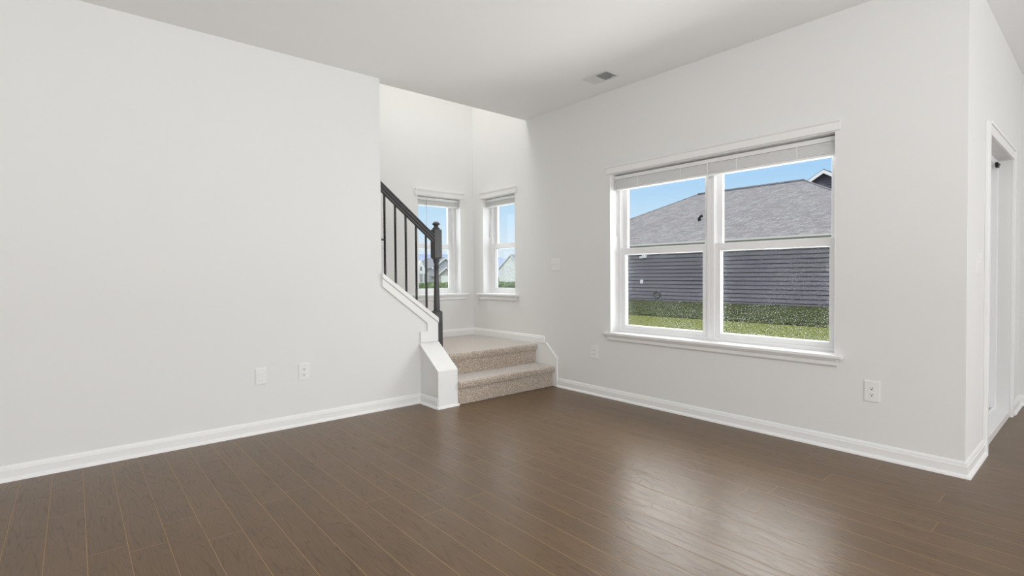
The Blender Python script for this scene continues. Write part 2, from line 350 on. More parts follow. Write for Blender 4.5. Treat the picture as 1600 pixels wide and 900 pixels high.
bm = BM(); sweep(bm, [(0, 0), (.017, 0), (.015, .009), (.008, .016), (0, .019)], [(XS0-.006, YS+.03), (XS0-.006, YS), (XS1+.004, YS), (XS1+.004, YS+.014)][::-1] and [(XS1+.012, YS), (XS0-.006, YS), (XS0-.006, YS+.012)][::-1])
struct('trim_4', bm, TRIM)

# baseboards
BP = [(0, 0), (.028, 0), (.026, .009), (.020, .016), (.0135, .020), (.013, .062), (.010, .066), (.0085, .076), (.004, .086), (0, .088)]
bm = BM(); sweep(bm, BP, [(XLEFT, YL), (XS0, YL), (XS0, YS+.012)]); struct('baseboard_left', bm, TRIM)
bm = BM(); sweep(bm, BP, [(XR, 3.651), (XR, YN), (DR[0]-.062, YN)]); struct('baseboard_right', bm, TRIM)
bm = BM(); sweep(bm, BP, [(DR[1]+.062+.03, YN), (XFAR, YN), (XFAR, YREAR), (XLEFT, YREAR), (XLEFT, YL-.03)]); struct('baseboard_far', bm, TRIM)
BL = [(0, ZL), (.013, ZL), (.013, ZL+.062), (.010, ZL+.066), (.0085, ZL+.076), (.004, ZL+.085), (0, ZL+.086)]
bm = BM(); sweep(bm, BL, [(2.62, YB), (XR, YB), (XR, 3.834)]); struct('baseboard_landing', bm, TRIM)
bm = BM()   # skirt board on the right wall beside the two steps
prism(bm, [(4.0, 0), (3.651, 0), (3.651, .283), (3.805, .426), (3.90, .430), (3.90, .45), (4.0, .45)], 'x', XR-.014, XR)
for a, b in (((3.646, .0), (3.646, .286)), ((3.646, .286), (3.803, .432)), ((3.803, .432), (3.93, .434))):
    dy, dz = b[0]-a[0], b[1]-a[1]; l = math.hypot(dy, dz); n = (-dz/l*.012, dy/l*.012)
    if n[0] > 0 and a[0] == b[0]: n = (-n[0], n[1])
    prism(bm, [(a[0], a[1]), (b[0], b[1]), (b[0]-n[0]*.6, b[1]-n[1]*.6), (a[0]-n[0]*.6, a[1]-n[1]*.6)], 'x', XR-.019, XR)
struct('trim_5', bm, TRIM)

# ------------------------------------------------------------------ carpeted stairs
def carpet_step(yf, yb, z, x0, x1, zbot, axis='y'):
    """rounded-nose carpet step: nosing at yf (towards the room), tread back to yb"""
    r = .024; prof = []
    over = .028
    prof.append((yf+over, zbot)); prof.append((yf+over, z-.062))
    prof.append((yf+.006, z-.060))
    for k in range(9):
        a = math.pi*1.12 - k*(math.pi*.62)/8
        prof.append((yf+r+r*math.cos(a)*1.0, z-r*1.15+r*1.15*math.sin(a) - (0 if k else .012)))
    prof.append((yb, z)); prof.append((yb, zbot))
    return prof
def carpet_mesh(prof, x0, x1, axis):
    # resample the profile finely and extrude in fine strips so the pile can be displaced
    pts = []
    n = len(prof)
    for i in range(n):
        a, b = prof[i], prof[(i+1) % n]; l = math.hypot(b[0]-a[0], b[1]-a[1]); k = max(1, int(l/.012))
        if i >= n-2: k = max(1, int(l/.1))
        for j in range(k): pts.append((a[0]+(b[0]-a[0])*j/k, a[1]+(b[1]-a[1])*j/k))
    bm = BM(); m = max(2, int((x1-x0)/.012)); rows = []
    for i in range(m+1):
        a = x0+(x1-x0)*i/m; row = []
        for p in pts:
            v = Vector((a, p[0], p[1])) if axis == 'y' else Vector((p[0], a, p[1]))
            d = noise.noise(v*70)*.0028 + noise.noise(v*23)*.0022
            if 0 < i < m: v = v + Vector((0, -d*.7, -abs(d)*.8))
            row.append(bm.verts.new(v))
        rows.append(row)
    k = len(pts); fs = []
    for i in range(m):
        for j in range(k):
            f = bm.faces.new((rows[i][j], rows[i+1][j], rows[i+1][(j+1) % k], rows[i][(j+1) % k])); f.smooth = True; fs.append(f)
    fs.append(bm.faces.new(rows[0][::-1])); fs.append(bm.faces.new(rows[-1])); bmesh.ops.recalc_face_normals(bm, faces=fs)
    return bm
st = empty('carpeted_stairs', (3.1, 3.72, 0), 'beige carpeted stairs of two low steps and a landing in the corner alcove', 'stairs')
part('step', carpet_mesh(carpet_step(3.678, 3.965, .208, 0, 0, 0.001), XS1+.006, XR-.015, 'y'), CARPET, st)
part('landing', carpet_mesh(carpet_step(3.932, YB-.014, ZL, 0, 0, 0.002), XS1+.006, XR-.015, 'y'), CARPET, st)
for i in range(11):
    x1 = 2.56 - i*.262; z = ZL + .186*(i+1)
    bm = BM(); prism(bm, [(x1, z-.186 if i == 0 else z-.22), (x1, z-.05), (x1+.02, z-.045), (x1+.024, z-.012), (x1+.012, z), (x1-.262, z), (x1-.262, z-.22)], 'y', YLb+.022, YB-.002)
    part('step', bm, CARPET, st)

# ------------------------------------------------------------------ stair railing
rl = empty('stair_railing', (2.559, 4.083, ZL), 'black stair railing with turned newel post and twisted iron balusters above the white knee wall', 'railing')
NX, NY, NH = 2.561, 4.083, .0385
bm = BM(); box(bm, NX-NH, NX+NH, NY-NH, NY+NH, ZL, .792)
prism(bm, [(NX-NH, .792), (NX+NH, .792), (NX+NH-.006, .802), (NX-NH+.006, .802)], 'y', NY-NH+.003, NY+NH-.003)
post = part('newel_post', bm, BLACK, rl, bevel=.003)
bm = BM(); box(bm, NX-NH, NX+NH, NY-NH, NY+NH, 1.292, 1.552)
prism(bm, [(NX-NH, 1.292), (NX+NH, 1.292), (NX+NH-.012, 1.278), (NX-NH+.012, 1.278)], 'y', NY-NH+.008, NY+NH-.008)
part('upper_block', bm, BLACK, post, bevel=.003)
bm = BM(); lathe(bm, [(.031, .800), (.034, .806), (.030, .815), (.026, .822), (.030, .832), (.0285, .85), (.0265, .95), (.0235, 1.06), (.021, 1.16), (.0205, 1.195), (.0265, 1.203), (.0268, 1.212), (.021, 1.220), (.0215, 1.236), (.030, 1.262), (.031, 1.274), (.027, 1.280)], NX, NY)
part('turned_shaft', bm, BLACK, post)
bm = BM(); lathe(bm, [(.034, 1.550), (.0355, 1.556), (.0345, 1.566), (.026, 1.570), (.0205, 1.577), (.0205, 1.588), (.030, 1.594), (.0355, 1.600), (.034, 1.607), (.026, 1.618), (.013, 1.625), (.003, 1.627)], NX, NY)
part('finial', bm, BLACK, post)
def rz(x): return 1.922 - .821*(x-2.016)
RY = 4.073
bm = BM()   # moulded handrail: cross-section swept along the slope
sec = [(-.018, -.078), (.018, -.078), (.020, -.060), (.028, -.052), (.0285, -.040), (.024, -.030), (.030, -.018), (.029, -.008), (.018, 0), (-.018, 0), (-.029, -.008), (-.030, -.018), (-.024, -.030), (-.0285, -.040), (-.028, -.052), (-.020, -.060)]
A2 = [bm.verts.new((XE+.001, RY+u, rz(XE)+v)) for u, v in sec]; B2 = [bm.verts.new((NX-NH+.004, RY+u, rz(NX-NH)+v)) for u, v in sec]
fs = [bm.faces.new(A2), bm.faces.new(B2[::-1])] + [bm.faces.new((A2[i], B2[i], B2[(i+1) % 16], A2[(i+1) % 16])) for i in range(16)]
bmesh.ops.recalc_face_normals(bm, faces=fs); part('handrail', bm, BLACK, rl, bevel=.002)
BXS = (2.040, 2.140, 2.242, 2.344, 2.446)
def baluster(bm, x, twist):
    z0, z1 = ktop(x)-.004, rz(x)-.070; h = z1-z0; s = .0075
    t0, t1 = z0+h*.20, z0+h*.80
    if not twist: t0, t1 = z0+h*.42, z0+h*.60
    N = 120; rings = []
    for i in range(N+1):
        z = z0+h*i/N; a = 0.0
        if t0 < z < t1: a = (z-t0)/(t1-t0); 
        elif z >= t1: a = 1.0
        turns = 2*math.pi*(5.0 if twist else 0)
        ang = a*turns + 0
        rad = s*math.sqrt(2) * (1.0 if not (t0 < z < t1 and twist) else 1.0)
        rings.append([bm.verts.new((x+rad*math.cos(ang+math.pi/4+k*math.pi/2), RY+rad*math.sin(ang+math.pi/4+k*math.pi/2), z)) for k in range(4)])
    for i in range(N):
        for k in range(4): bm.faces.new((rings[i][k], rings[i][(k+1) % 4], rings[i+1][(k+1) % 4], rings[i+1][k]))
    bm.faces.new(rings[0][::-1]); bm.faces.new(rings[-1])
for i, x in enumerate(BXS):
    bm = BM(); baluster(bm, x, i < 4); b_ = part('baluster', bm, IRON, rl)
    bm = BM()   # slanted flat shoe on the cap
    prism(bm, [(x-.012, ktop(x-.012)-.002), (x+.026, ktop(x+.026)-.002), (x+.026, ktop(x+.026)+.010), (x-.008, ktop(x-.008)+.014)], 'y', RY-.009, RY+.009)
    part('shoe', bm, IRON, b_)
bm = BM(); box(bm, 1.975, 2.034, RY-.005, RY+.005, 1.432, 1.446); box(bm, 1.976, 2.004, RY-.012, RY+.012, 1.425, 1.465, .002)
part('bracket', bm, IRON, rl, label='small black bracket fixing the first baluster to the wall end')

# ------------------------------------------------------------------ windows
def TX(u, d, z): return (XR+d, u, z)      # right wall: u=y, depth +x
def TY(u, d, z): return (u, YB+d, z)      # back wall: u=x, depth +y
def bx(bm, T, u0, u1, d0, d1, z0, z1, bev=0):
    a, b = T(u0, d0, z0), T(u1, d1, z1)
    box(bm, min(a[0], b[0]), max(a[0], b[0]), min(a[1], b[1]), max(a[1], b[1]), z0, z1, bev)
def ring(bm, T, u0, u1, d0, d1, z0, z1, su, sb, st_):
    bx(bm, T, u0, u0+su, d0, d1, z0, z1); bx(bm, T, u1-su, u1, d0, d1, z0, z1)
    bx(bm, T, u0+su, u1-su, d0, d1, z0, z0+sb); bx(bm, T, u0+su, u1-su, d0, d1, z1-st_, z1)
def window(name, T, u0, u1, z0, z1, zm, units, sill_u, head_u):
    e = empty(name, T((u0+u1)/2, .1, z0)); e['kind'] = 'structure'
    n = units; wd = (u1-u0)/n
    for i in range(n):
        a, b = u0+i*wd, u0+(i+1)*wd
        bm = BM(); ring(bm, T, a, b, .112, .20, z0, z1, .030, .030, .030)
        fr = part('frame', bm, VINYL, e, bevel=.002)
        bm = BM(); ring(bm, T, a+.028, b-.028, .158, .188, zm-.030, z1-.028, .046, .05, .046)
        us = part('upper_sash', bm, VINYL, e, bevel=.002)
        bm = BM(); bx(bm, T, a+.070, b-.070, .170, .175, zm+.016, z1-.070); part('glass', bm, GLASS, us)
        bm = BM(); ring(bm, T, a+.028, b-.028, .124, .156, z0+.020, zm+.030, .046, .042, .056)
        ls = part('lower_sash', bm, VINYL, e, bevel=.002)
        bm = BM(); bx(bm, T, a+.072, b-.072, .138, .143, z0+.06, zm-.024); part('glass', bm, GLASS, ls)
        bm = BM(); ring(bm, T, a+.073, b-.073, .143, .156, z0+.061, zm-.025, .007, .006, .006); part('glazing_bead', bm, VINYL, ls)
        bm = BM(); bx(bm, T, a+.030, b-.030, .1915, .193, z0+.03, zm); part('insect_screen', bm, SCREEN, e)
    # sill and apron, head casing with a cap
    s0, s1 = sill_u; h0, h1 = head_u
    bm = BM()
    bx(bm, T, u0, u1, -.001, .118, z0-.018, z0+.004); bx(bm, T, s0, s1, -.042, 0, z0-.018, z0+.004)
    part('sill', bm, TRIM, e, bevel=.004)
    P = [(-.002, z0-.018), (-.026, z0-.018), (-.024, z0-.030), (-.016, z0-.040), (-.016, z0-.062), (-.008, z0-.072), (-.002, z0-.074)]
    a, b = s0+.035, s1-.035
    bm = BM()
    if T is TX: prism(bm, [(XR+p[0], p[1]) for p in P], 'y', a, b)
    else: prism(bm, [(YB+p[0], p[1]) for p in P], 'x', a, b)
    part('apron', bm, TRIM, e)
    P = [(-.002, z1+.002), (-.014, z1+.002), (-.016, z1+.050), (-.024, z1+.056), (-.028, z1+.070), (-.002, z1+.070)]
    bm = BM()
    if T is TX: prism(bm, [(XR+p[0], p[1]) for p in P], 'y', h0, h1)
    else: prism(bm, [(YB+p[0], p[1]) for p in P], 'x', h0, h1)
    part('head_casing', bm, TRIM, e, bevel=.0015)
    # white returns lining the opening
    bm = BM()
    for q in ((u0, u0+.004), (u1-.004, u1)): bx(bm, T, q[0], q[1], -.0005, .112, z0+.004, z1-.004)
    bx(bm, T, u0, u1, -.0005, .112, z1-.004, z1-.0005)
    part('jamb_lining', bm, TRIM, e)
    return e
window('window_1', TX, *BW, 1.335, 2, (1.118, 3.040), (1.140, 3.016))
window('window_2', TX, *SB, 1.470, 1, (4.235, 4.975), (4.262, 4.912))
window('window_3', TY, *SA, 1.470, 1, (2.865, 3.610), (2.905, 3.560))

def blind(T, u0, u1, z1, drop, d, label, wand_u, wand_len, ladders):
    e = empty('window_blind', T((u0+u1)/2, d, z1-.03), label, 'blind', 'raised slat blinds at the windows')
    z0 = z1-drop
    bm = BM(); bx(bm, T, u0, u1, d, d+.045, z1-.036, z1-.004, .003); part('headrail', bm, BLIND, e)
    ns = max(4, int((drop-.036-.020)/.0062)); zz = z1-.040
    for i in range(ns):
        bm = BM(); zc = zz-i*(drop-.058)/ns; o = random.uniform(-.0018, .0018)
        P = [(-.004+o, zc-.0012), (.022+o, zc+.0008), (.048+o, zc-.0012), (.048+o, zc-.0056), (.022+o, zc-.0036), (-.004+o, zc-.0056)]
        if T is TX: prism(bm, [(XR+d+p[0], p[1]) for p in P], 'y', u0+.004, u1-.004)
        else: prism(bm, [(YB+d+p[0], p[1]) for p in P], 'x', u0+.004, u1-.004)
        part('slat', bm, BLIND, e)
    bm = BM(); bx(bm, T, u0+.004, u1-.004, d-.003, d+.047, z0, z0+.017, .003); part('bottom_rail', bm, BLIND, e)
    for q in ladders:
        bm = BM(); bx(bm, T, q-.003, q+.003, d-.0062, d-.0047, z0+.002, z1-.036); part('ladder_tape', bm, BLIND, e)
    bm = BM(); a = T(wand_u, d-.012, z1-.03); b = T(wand_u, d-.010, z1-.03-wand_len)
    tube(bm, [a, b], .0032); part('wand', bm, CORD, e)
    return e
blind(TX, BW[0]+.008, BW[1]-.008, 2.020, .133, .060, 'long white slat blind raised to the top of the big double window', 2.945, .52, (2.72, 2.30, 2.07, 1.84, 1.42))
blind(TX, SB[0]+.006, SB[1]-.006, 2.024, .098, .045, 'short white slat blind on the small window beside the light switch wall', 4.80, .42, (4.74, 4.43))
blind(TY, SA[0]+.006, SA[1]-.006, 2.024, .098, .045, 'short white slat blind on the small window behind the newel post', 3.075, .60, (3.06, 3.40))

# ------------------------------------------------------------------ patio door in the front wall
d1 = empty('door_1', (DR[0], YN+.08, 0)); d1['kind'] = 'structure'
x0, x1, _, z1 = DR
bm = BM(); box(bm, x0, x0+.04, YN+.075, YN+TH, 0, z1); box(bm, x1-.04, x1, YN+.075, YN+TH, 0, z1); box(bm, x0+.04, x1-.04, YN+.075, YN+TH, z1-.04, z1); 
part('frame', bm, VINYL, d1, bevel=.002)
bm = BM(); box(bm, x0, x1, YN+.0, YN+TH, 0, .052); box(bm, x0+.04, x1-.04, YN+.085, YN+.100, .052, .066); part('threshold', bm, VINYL, d1, bevel=.003)
bm = BM(); box(bm, x0+.04, x1-.04, YN+.104, YN+.128, .052, .057); box(bm, x0+.04, x1-.04, YN+.16, YN+.185, .052, .057); part('track', bm, GASK, d1)
xm = (x0+x1)/2
def leaf(a, b, y0, y1, handle):
    bm = BM()
    for q in ((a, a+.085), (b-.085, b)): box(bm, q[0], q[1], y0, y1, .06, z1-.045)
    box(bm, a+.085, b-.085, y0, y1, .06, .16); box(bm, a+.085, b-.085, y0, y1, z1-.13, z1-.045)
    p = part('door_panel', bm, VINYL, d1, bevel=.003)
    bm = BM(); box(bm, a+.08, b-.08, (y0+y1)/2-.004, (y0+y1)/2+.004, .15, z1-.12); part('glass', bm, GLASS, p)
    bm = BM()
    for q in ((a+.085, a+.091), (b-.091, b-.085)): box(bm, q[0], q[1], y0-.001, y0+.004, .16, z1-.13)
    part('gasket', bm, GASK, p)
    if handle:
        bm = BM(); hx = a+.042; box(bm, hx-.018, hx+.018, y0-.007, y0, .90, 1.16, .003)
        tube(bm, [(hx, y0-.004, .93), (hx, y0-.032, .95), (hx, y0-.038, .99), (hx, y0-.038, 1.07), (hx, y0-.032, 1.11), (hx, y0-.004, 1.13)], .008)
        part('handle', bm, VINYL, p)
leaf(x0+.04, xm+.04, YN+.102, YN+.140, True)
leaf(xm-.04, x1-.04, YN+.148, YN+.186, False)
bm = BM(); box(bm, 5.32, 5.46, YN+.060, YN+.085, z1-.040, z1-.030, .002); box(bm, 5.36, 5.42, YN+.062, YN+.08, z1-.062, z1-.04); part('roller_stop', bm, IRON, d1)
bm = BM()   # casing around the door
for q in ((x0-.062, x0), (x1, x1+.062)):
    box(bm, q[0], q[1], YN-.016, YN, .0, z1+.07); box(bm, q[0]+.008, q[1]-.008, YN-.021, YN-.015, .0, z1+.06)
box(bm, x0, x1, YN-.016, YN, z1, z1+.07); box(bm, x0, x1, YN-.024, YN-.012, z1+.058, z1+.076)
part('casing', bm, TRIM, d1, bevel=.002)

# ------------------------------------------------------------------ outlets and switches
def WL(u, z, o): return (u, YL-o, z)     # on the left wall
def WR(u, z, o): return (XR-o, u, z)
def WN(u, z, o): return (u, YN-o, z)
def pbox(bm, W, u0, u1, z0, z1, o0, o1, bev=0):
    a, b = W(u0, z0, o0), W(u1, z1, o1); box(bm, min(a[0], b[0]), max(a[0], b[0]), min(a[1], b[1]), max(a[1], b[1]), z0, z1, bev)
def plate(bm, W, u, z, w, h):
    pbox(bm, W, u-w/2, u+w/2, z-h/2, z+h/2, 0, .003); pbox(bm, W, u-w/2+.004, u+w/2-.004, z-h/2+.004, z+h/2-.004, .003, .0062)
def screw(bm, W, u, z):
    pbox(bm, W, u-.0025, u+.0025, z-.0025, z+.0025, .006, .0072)
def outlet(W, u, z, w, h, label):
    e = empty('wall_outlet', W(u, z, 0), label, 'outlet', 'duplex outlets low on the walls')
    bm = BM(); plate(bm, W, u, z, w, h); screw(bm, W, u, z); p = part('cover_plate', bm, PLATE, e, bevel=.001)
    for s in (1, -1):
        zc = z+s*.0195
        bm = BM(); pts = []
        for k in range(20):
            a = 2*math.pi*k/20; pts.append((u+.0165*math.cos(a), zc+max(-.0125, min(.0125, .0165*math.sin(a)))))
        A3 = [bm.verts.new(W(q[0], q[1], .0055)) for q in pts]; B3 = [bm.verts.new(W(q[0], q[1], .0078)) for q in pts]
        fs = [bm.faces.new(B3)] + [bm.faces.new((A3[i], A3[(i+1) % 20], B3[(i+1) % 20], B3[i])) for i in range(20)]
        bmesh.ops.recalc_face_normals(bm, faces=fs); rc = part('receptacle', bm, PLATE, e)
        bm = BM()
        pbox(bm, W, u-.0075, u-.0052, zc-.001, zc+.0075, .0070, .0082); pbox(bm, W, u+.0052, u+.0075, zc-.001, zc+.0065, .0070, .0082)
        pbox(bm, W, u-.003, u+.003, zc-.0095, zc-.0040, .0070, .0082)
        part('slots', bm, SLOT, rc)
    return e
outlet(WL, 1.326, .405, .084, .126, 'white duplex outlet low on the left wall, right of a blank plate')
outlet(WR, 3.167, .404, .088, .123, 'white duplex outlet on the right wall near the stair skirt board')
outlet(WR, .965, .402, .084, .130, 'white duplex outlet on the right wall below the near end of the big window sill')
e = empty('blank_wall_plate', WL(1.021, .410, 0), 'white plate with a plain rectangular insert low on the left wall', 'wall plate')
bm = BM(); plate(bm, WL, 1.021, .410, .074, .119); screw(bm, WL, 1.021, .456); screw(bm, WL, 1.021, .364); part('cover_plate', bm, PLATE, e, bevel=.001)
bm = BM(); pbox(bm, WL, 1.021-.0165, 1.021+.0165, .377, .443, .006, .0085, .001); part('insert', bm, PLATE, e)
def switch(W, u, z, w, gangs, label):
    e = empty('light_switch', W(u, z, 0), label, 'light switch')
    bm = BM(); plate(bm, W, u, z, w, .125)
    for g in gangs:
        screw(bm, W, u+g, z+.035); screw(bm, W, u+g, z-.035)
    part('cover_plate', bm, PLATE, e, bevel=.001)
    for g in gangs:
        bm = BM(); pbox(bm, W, u+g-.0055, u+g+.0055, z-.012, z+.012, .006, .0075)
        a = [W(u+g+s*.004, z-.004, .007) for s in (-1, 1)] + [W(u+g+s*.004, z+.006, .007) for s in (1, -1)]
        b = [W(u+g+s*.0035, z+.004, .019) for s in (-1, 1)] + [W(u+g+s*.0035, z+.009, .018) for s in (1, -1)]
        A4 = [bm.verts.new(q) for q in a]; B4 = [bm.verts.new(q) for q in b]
        fs = [bm.faces.new(A4), bm.faces.new(B4)] + [bm.faces.new((A4[i], A4[(i+1) % 4], B4[(i+1) % 4], B4[i])) for i in range(4)]
        bmesh.ops.recalc_face_normals(bm, faces=fs); part('toggle', bm, PLATE, e)
switch(WR, 3.668, 1.231, .118, (-.023, .023), 'white double light switch on the right wall between the small and big windows')
switch(WN, 4.065, 1.175, .165, (-.046, 0, .046), 'white light switch plate on the bright wall beside the patio door')

# ------------------------------------------------------------------ ceiling vent
v = empty('ceiling_vent', (3.385, 2.815, H), 'white ceiling air register with angled louvres near the right wall', 'vent')
vx0, vx1, vy0, vy1 = 3.300, 3.470, 2.682, 2.945
bm = BM()
box(bm, vx0, vx0+.018, vy0, vy1, H-.006, H-.0005); box(bm, vx1-.018, vx1, vy0, vy1, H-.006, H-.0005)
box(bm, vx0+.018, vx1-.018, vy0, vy0+.018, H-.006, H-.0005); box(bm, vx0+.018, vx1-.018, vy1-.018, vy1, H-.006, H-.0005)
box(bm, vx0+.018, vx1-.018, 2.812, 2.824, H-.006, H-.0005)
part('frame', bm, VENTM, v, bevel=.0015)
bm = BM(); box(bm, vx0+.018, vx1-.018, vy0+.018, vy1-.018, H-.0012, H-.0006); part('duct_opening', bm, DUCT, v)
for k in range(10):
    y = vy0+.026+k*.0112
    bm = BM(); prism(bm, [(y, H-.0075), (y+.0010, H-.0080), (y+.0044, H-.0016), (y+.0034, H-.0014)], 'x', vx0+.018, vx1-.018); part('louvre', bm, VENTM, v)
for k in range(9):
    y = 2.826+k*.0112
    bm = BM(); prism(bm, [(y+.0105, H-.0075), (y+.0115, H-.0070), (y+.0014, H-.0014), (y+.0004, H-.0018)], 'x', vx0+.018, vx1-.018); part('louvre', bm, VENTM, v)
bm = BM(); box(bm, vx1-.040, vx1-.034, vy0+.026, vy0+.050, H-.014, H-.006); part('damper_lever', bm, VENTM, v)

# ------------------------------------------------------------------ outside: ground
GZ = -.15
def ground(bm, x0, x1, y0, y1, fz, n=(2, 2)):
    vs = [[bm.verts.new((x0+(x1-x0)*i/n[0], y0+(y1-y0)*j/n[1], fz(x0+(x1-x0)*i/n[0], y0+(y1-y0)*j/n[1]))) for j in range(n[1]+1)] for i in range(n[0]+1)]
    for i in range(n[0]):
        for j in range(n[1]): f = bm.faces.new((vs[i][j], vs[i+1][j], vs[i+1][j+1], vs[i][j+1])); f.smooth = True
def gz(x, y):
    d = math.hypot(x, y); t = min(1, max(0, (d-38)/70)); return GZ - 2.1*(t*t*(3-2*t))
bm = BM(); ground(bm, XR+TH, 500, -60, 500, gz, (140, 140)); ground(bm, -60, XR+TH, YB+TH, 500, gz, (24, 140)); struct('ground', bm, GRASS)
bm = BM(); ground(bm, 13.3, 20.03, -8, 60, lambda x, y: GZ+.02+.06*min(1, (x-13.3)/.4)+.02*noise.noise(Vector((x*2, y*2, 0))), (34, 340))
o = obj('shadow_grass', bm, SHADOWGRASS); tag(o, 'strip of lawn along the foot of the grey sided house, coloured dark as its shadow', 'grass', kind='stuff')
bm = BM()   # far hazy hills
prev = None; N = 160
for i in range(N+1):
    az = R_(5 + 80*i/N); d = 3000; h = 120+60*noise.noise(Vector((i*.05, 0, 0)))+22*noise.noise(Vector((i*.2, 5, 0)))
    cur = [bm.verts.new((d*math.cos(az)*k, d*math.sin(az)*k, z)) for k, z in ((1, -5), (1.03, h*.6), (1.08, h), (1.3, h*.4))]
    if prev:
        for j in range(3): f = bm.faces.new((prev[j], cur[j], cur[j+1], prev[j+1])); f.smooth = True
    prev = cur
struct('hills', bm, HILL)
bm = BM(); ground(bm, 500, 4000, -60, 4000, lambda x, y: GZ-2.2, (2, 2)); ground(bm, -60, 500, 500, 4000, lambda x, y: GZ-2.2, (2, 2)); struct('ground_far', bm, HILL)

# ------------------------------------------------------------------ outside: neighbouring house with the grey siding
HX = 20.1
nh = empty('neighbour_house', (HX, 12, GZ), 'single storey house with grey lap siding and hipped shingle roof across the lawn', 'house')
bm = BM(); lap = .165; P = [(HX+.25, GZ)]
k = 0; z = GZ
while z < 2.50:
    P += [(HX-.035, z), (HX+.0, min(z+lap-.040, 2.52)), (HX+.04, min(z+lap-.040, 2.52)), (HX+.04, min(z+lap, 2.52))]; z += lap
P.append((HX+.25, 2.52))
prism(bm, P, 'y', 4.1, 19.8)
box(bm, HX+.02, 31, 4.12, 4.3, GZ, 2.5); box(bm, HX+.02, 31, 19.6, 19.8, GZ, 2.5); box(bm, 30.9, 31.1, 4.12, 19.8, GZ, 2.5)
part('siding_wall', bm, SIDING, nh)
bm = BM(); E0, zE = 19.8, 2.46; ya, yb_ = 3.55, 20.4; xb = 31.4; rx = 25.6; rzv = zE+.5*(rx-E0)
c = [bm.verts.new(p) for p in ((E0, ya, zE), (E0, yb_, zE), (xb, yb_, zE), (xb, ya, zE), (rx, ya+5.8, rzv), (rx, yb_-5.8, rzv))]
for q in ((0, 1, 5, 4), (1, 2, 5), (2, 3, 4, 5), (3, 0, 4), (0, 3, 2, 1)): bm.faces.new([c[i] for i in q])
bmesh.ops.recalc_face_normals(bm, faces=bm.faces); part('roof', bm, SHINGLE, nh)
bm = BM(); tube(bm, [(rx, ya+5.8, rzv+.01), (rx, yb_-5.8, rzv+.01)], .07, 6); part('ridge_cap', bm, DARKROOF, nh)
for p, q in (((E0, ya, zE), (rx, ya+5.8, rzv)), ((E0, yb_, zE), (rx, yb_-5.8, rzv))):
    bm = BM(); tube(bm, [p, q], .045, 6); part('hip_cap', bm, SHINGLE, nh)
bm = BM(); prism(bm, [(E0-.10, zE+.02), (E0-.10, zE-.05), (E0-.06, zE-.10), (E0+.02, zE-.11), (E0+.02, zE+.0)], 'y', ya-.05, yb_+.05); part('gutter', bm, FASCIA, nh)
bm = BM(); box(bm, E0+.02, HX+.02, ya, yb_, zE-.13, zE-.11); box(bm, E0+.0, E0+.03, ya, yb_, zE-.16, zE-.02); part('soffit', bm, FASCIA, nh)
vp = Vector((22.0, 12.50, 3.62)); bm = BM(); tube(bm, [vp+Vector((0, 0, -.15)), vp+Vector((0, 0, .06)), vp+Vector((-.03, -.08, .13)), vp+Vector((-.03, -.16, .15))], .065, 10); part('roof_vent', bm, TYRE, nh)
bm = BM(); box(bm, HX-.13, HX, 14.00, 14.22, 1.86, 2.00, .02); box(bm, HX-.16, HX-.05, 14.2, 14.34, 1.84, 1.94, .02); part('security_light', bm, FIXT, nh)
bm = BM(); box(bm, HX-.06, HX, 14.22, 14.36, .68, .86, .01); part('outlet_box', bm, FIXT, nh)
bm = BM()
for k in range(5): tube(bm, [(HX-.06-.03*(k % 2), 13.45+.20*math.cos(a)*(1-.08*k), .20+.17*math.sin(a)*(1-.08*k)) for a in [j*math.pi/8 for j in range(17)]], .022, 6)
part('hose_coil', bm, HOSE, nh)
# taller house behind, only its gable peak shows over the roof
gb = empty('gabled_house', (34, 8, GZ), 'grey sided house with a white trimmed gable peak rising behind the hipped roof', 'house')
gx, gy, gzp = 33.0, 10.92, 6.97; sl = .62
bm = BM(); P = [(gy-5, GZ), (gy-5, gzp-5*sl), (gy, gzp-.12), (gy+5, gzp-5*sl), (gy+5, GZ)]
prism(bm, P, 'x', gx+.05, gx+9)
for k in range(30):
    z = 3.6+k*.16; hw = (gzp-.12-z)/sl
    if hw > .15: prism(bm, [(gx+.05, z), (gx+.02, z), (gx+.045, z+.16), (gx+.05, z+.16)], 'y', gy-hw, gy+hw)
part('siding_wall', bm, SIDING, gb)
for s in (-1, 1):
    bm = BM(); P = [(gy, gzp+.08), (gy+s*5.5, gzp+.08-5.5*sl), (gy+s*5.5, gzp-.12-5.5*sl), (gy, gzp-.12)]
    prism(bm, P, 'x', gx-.30, gx+9.2); part('roof', bm, DARKROOF, gb)
    bm = BM(); P = [(gy, gzp+.03), (gy+s*5.5, gzp+.03-5.5*sl), (gy+s*5.5, gzp-.17-5.5*sl), (gy, gzp-.17)]
    prism(bm, P, 'x', gx-.34, gx-.28); part('rake_board', bm, WHITEX, gb)

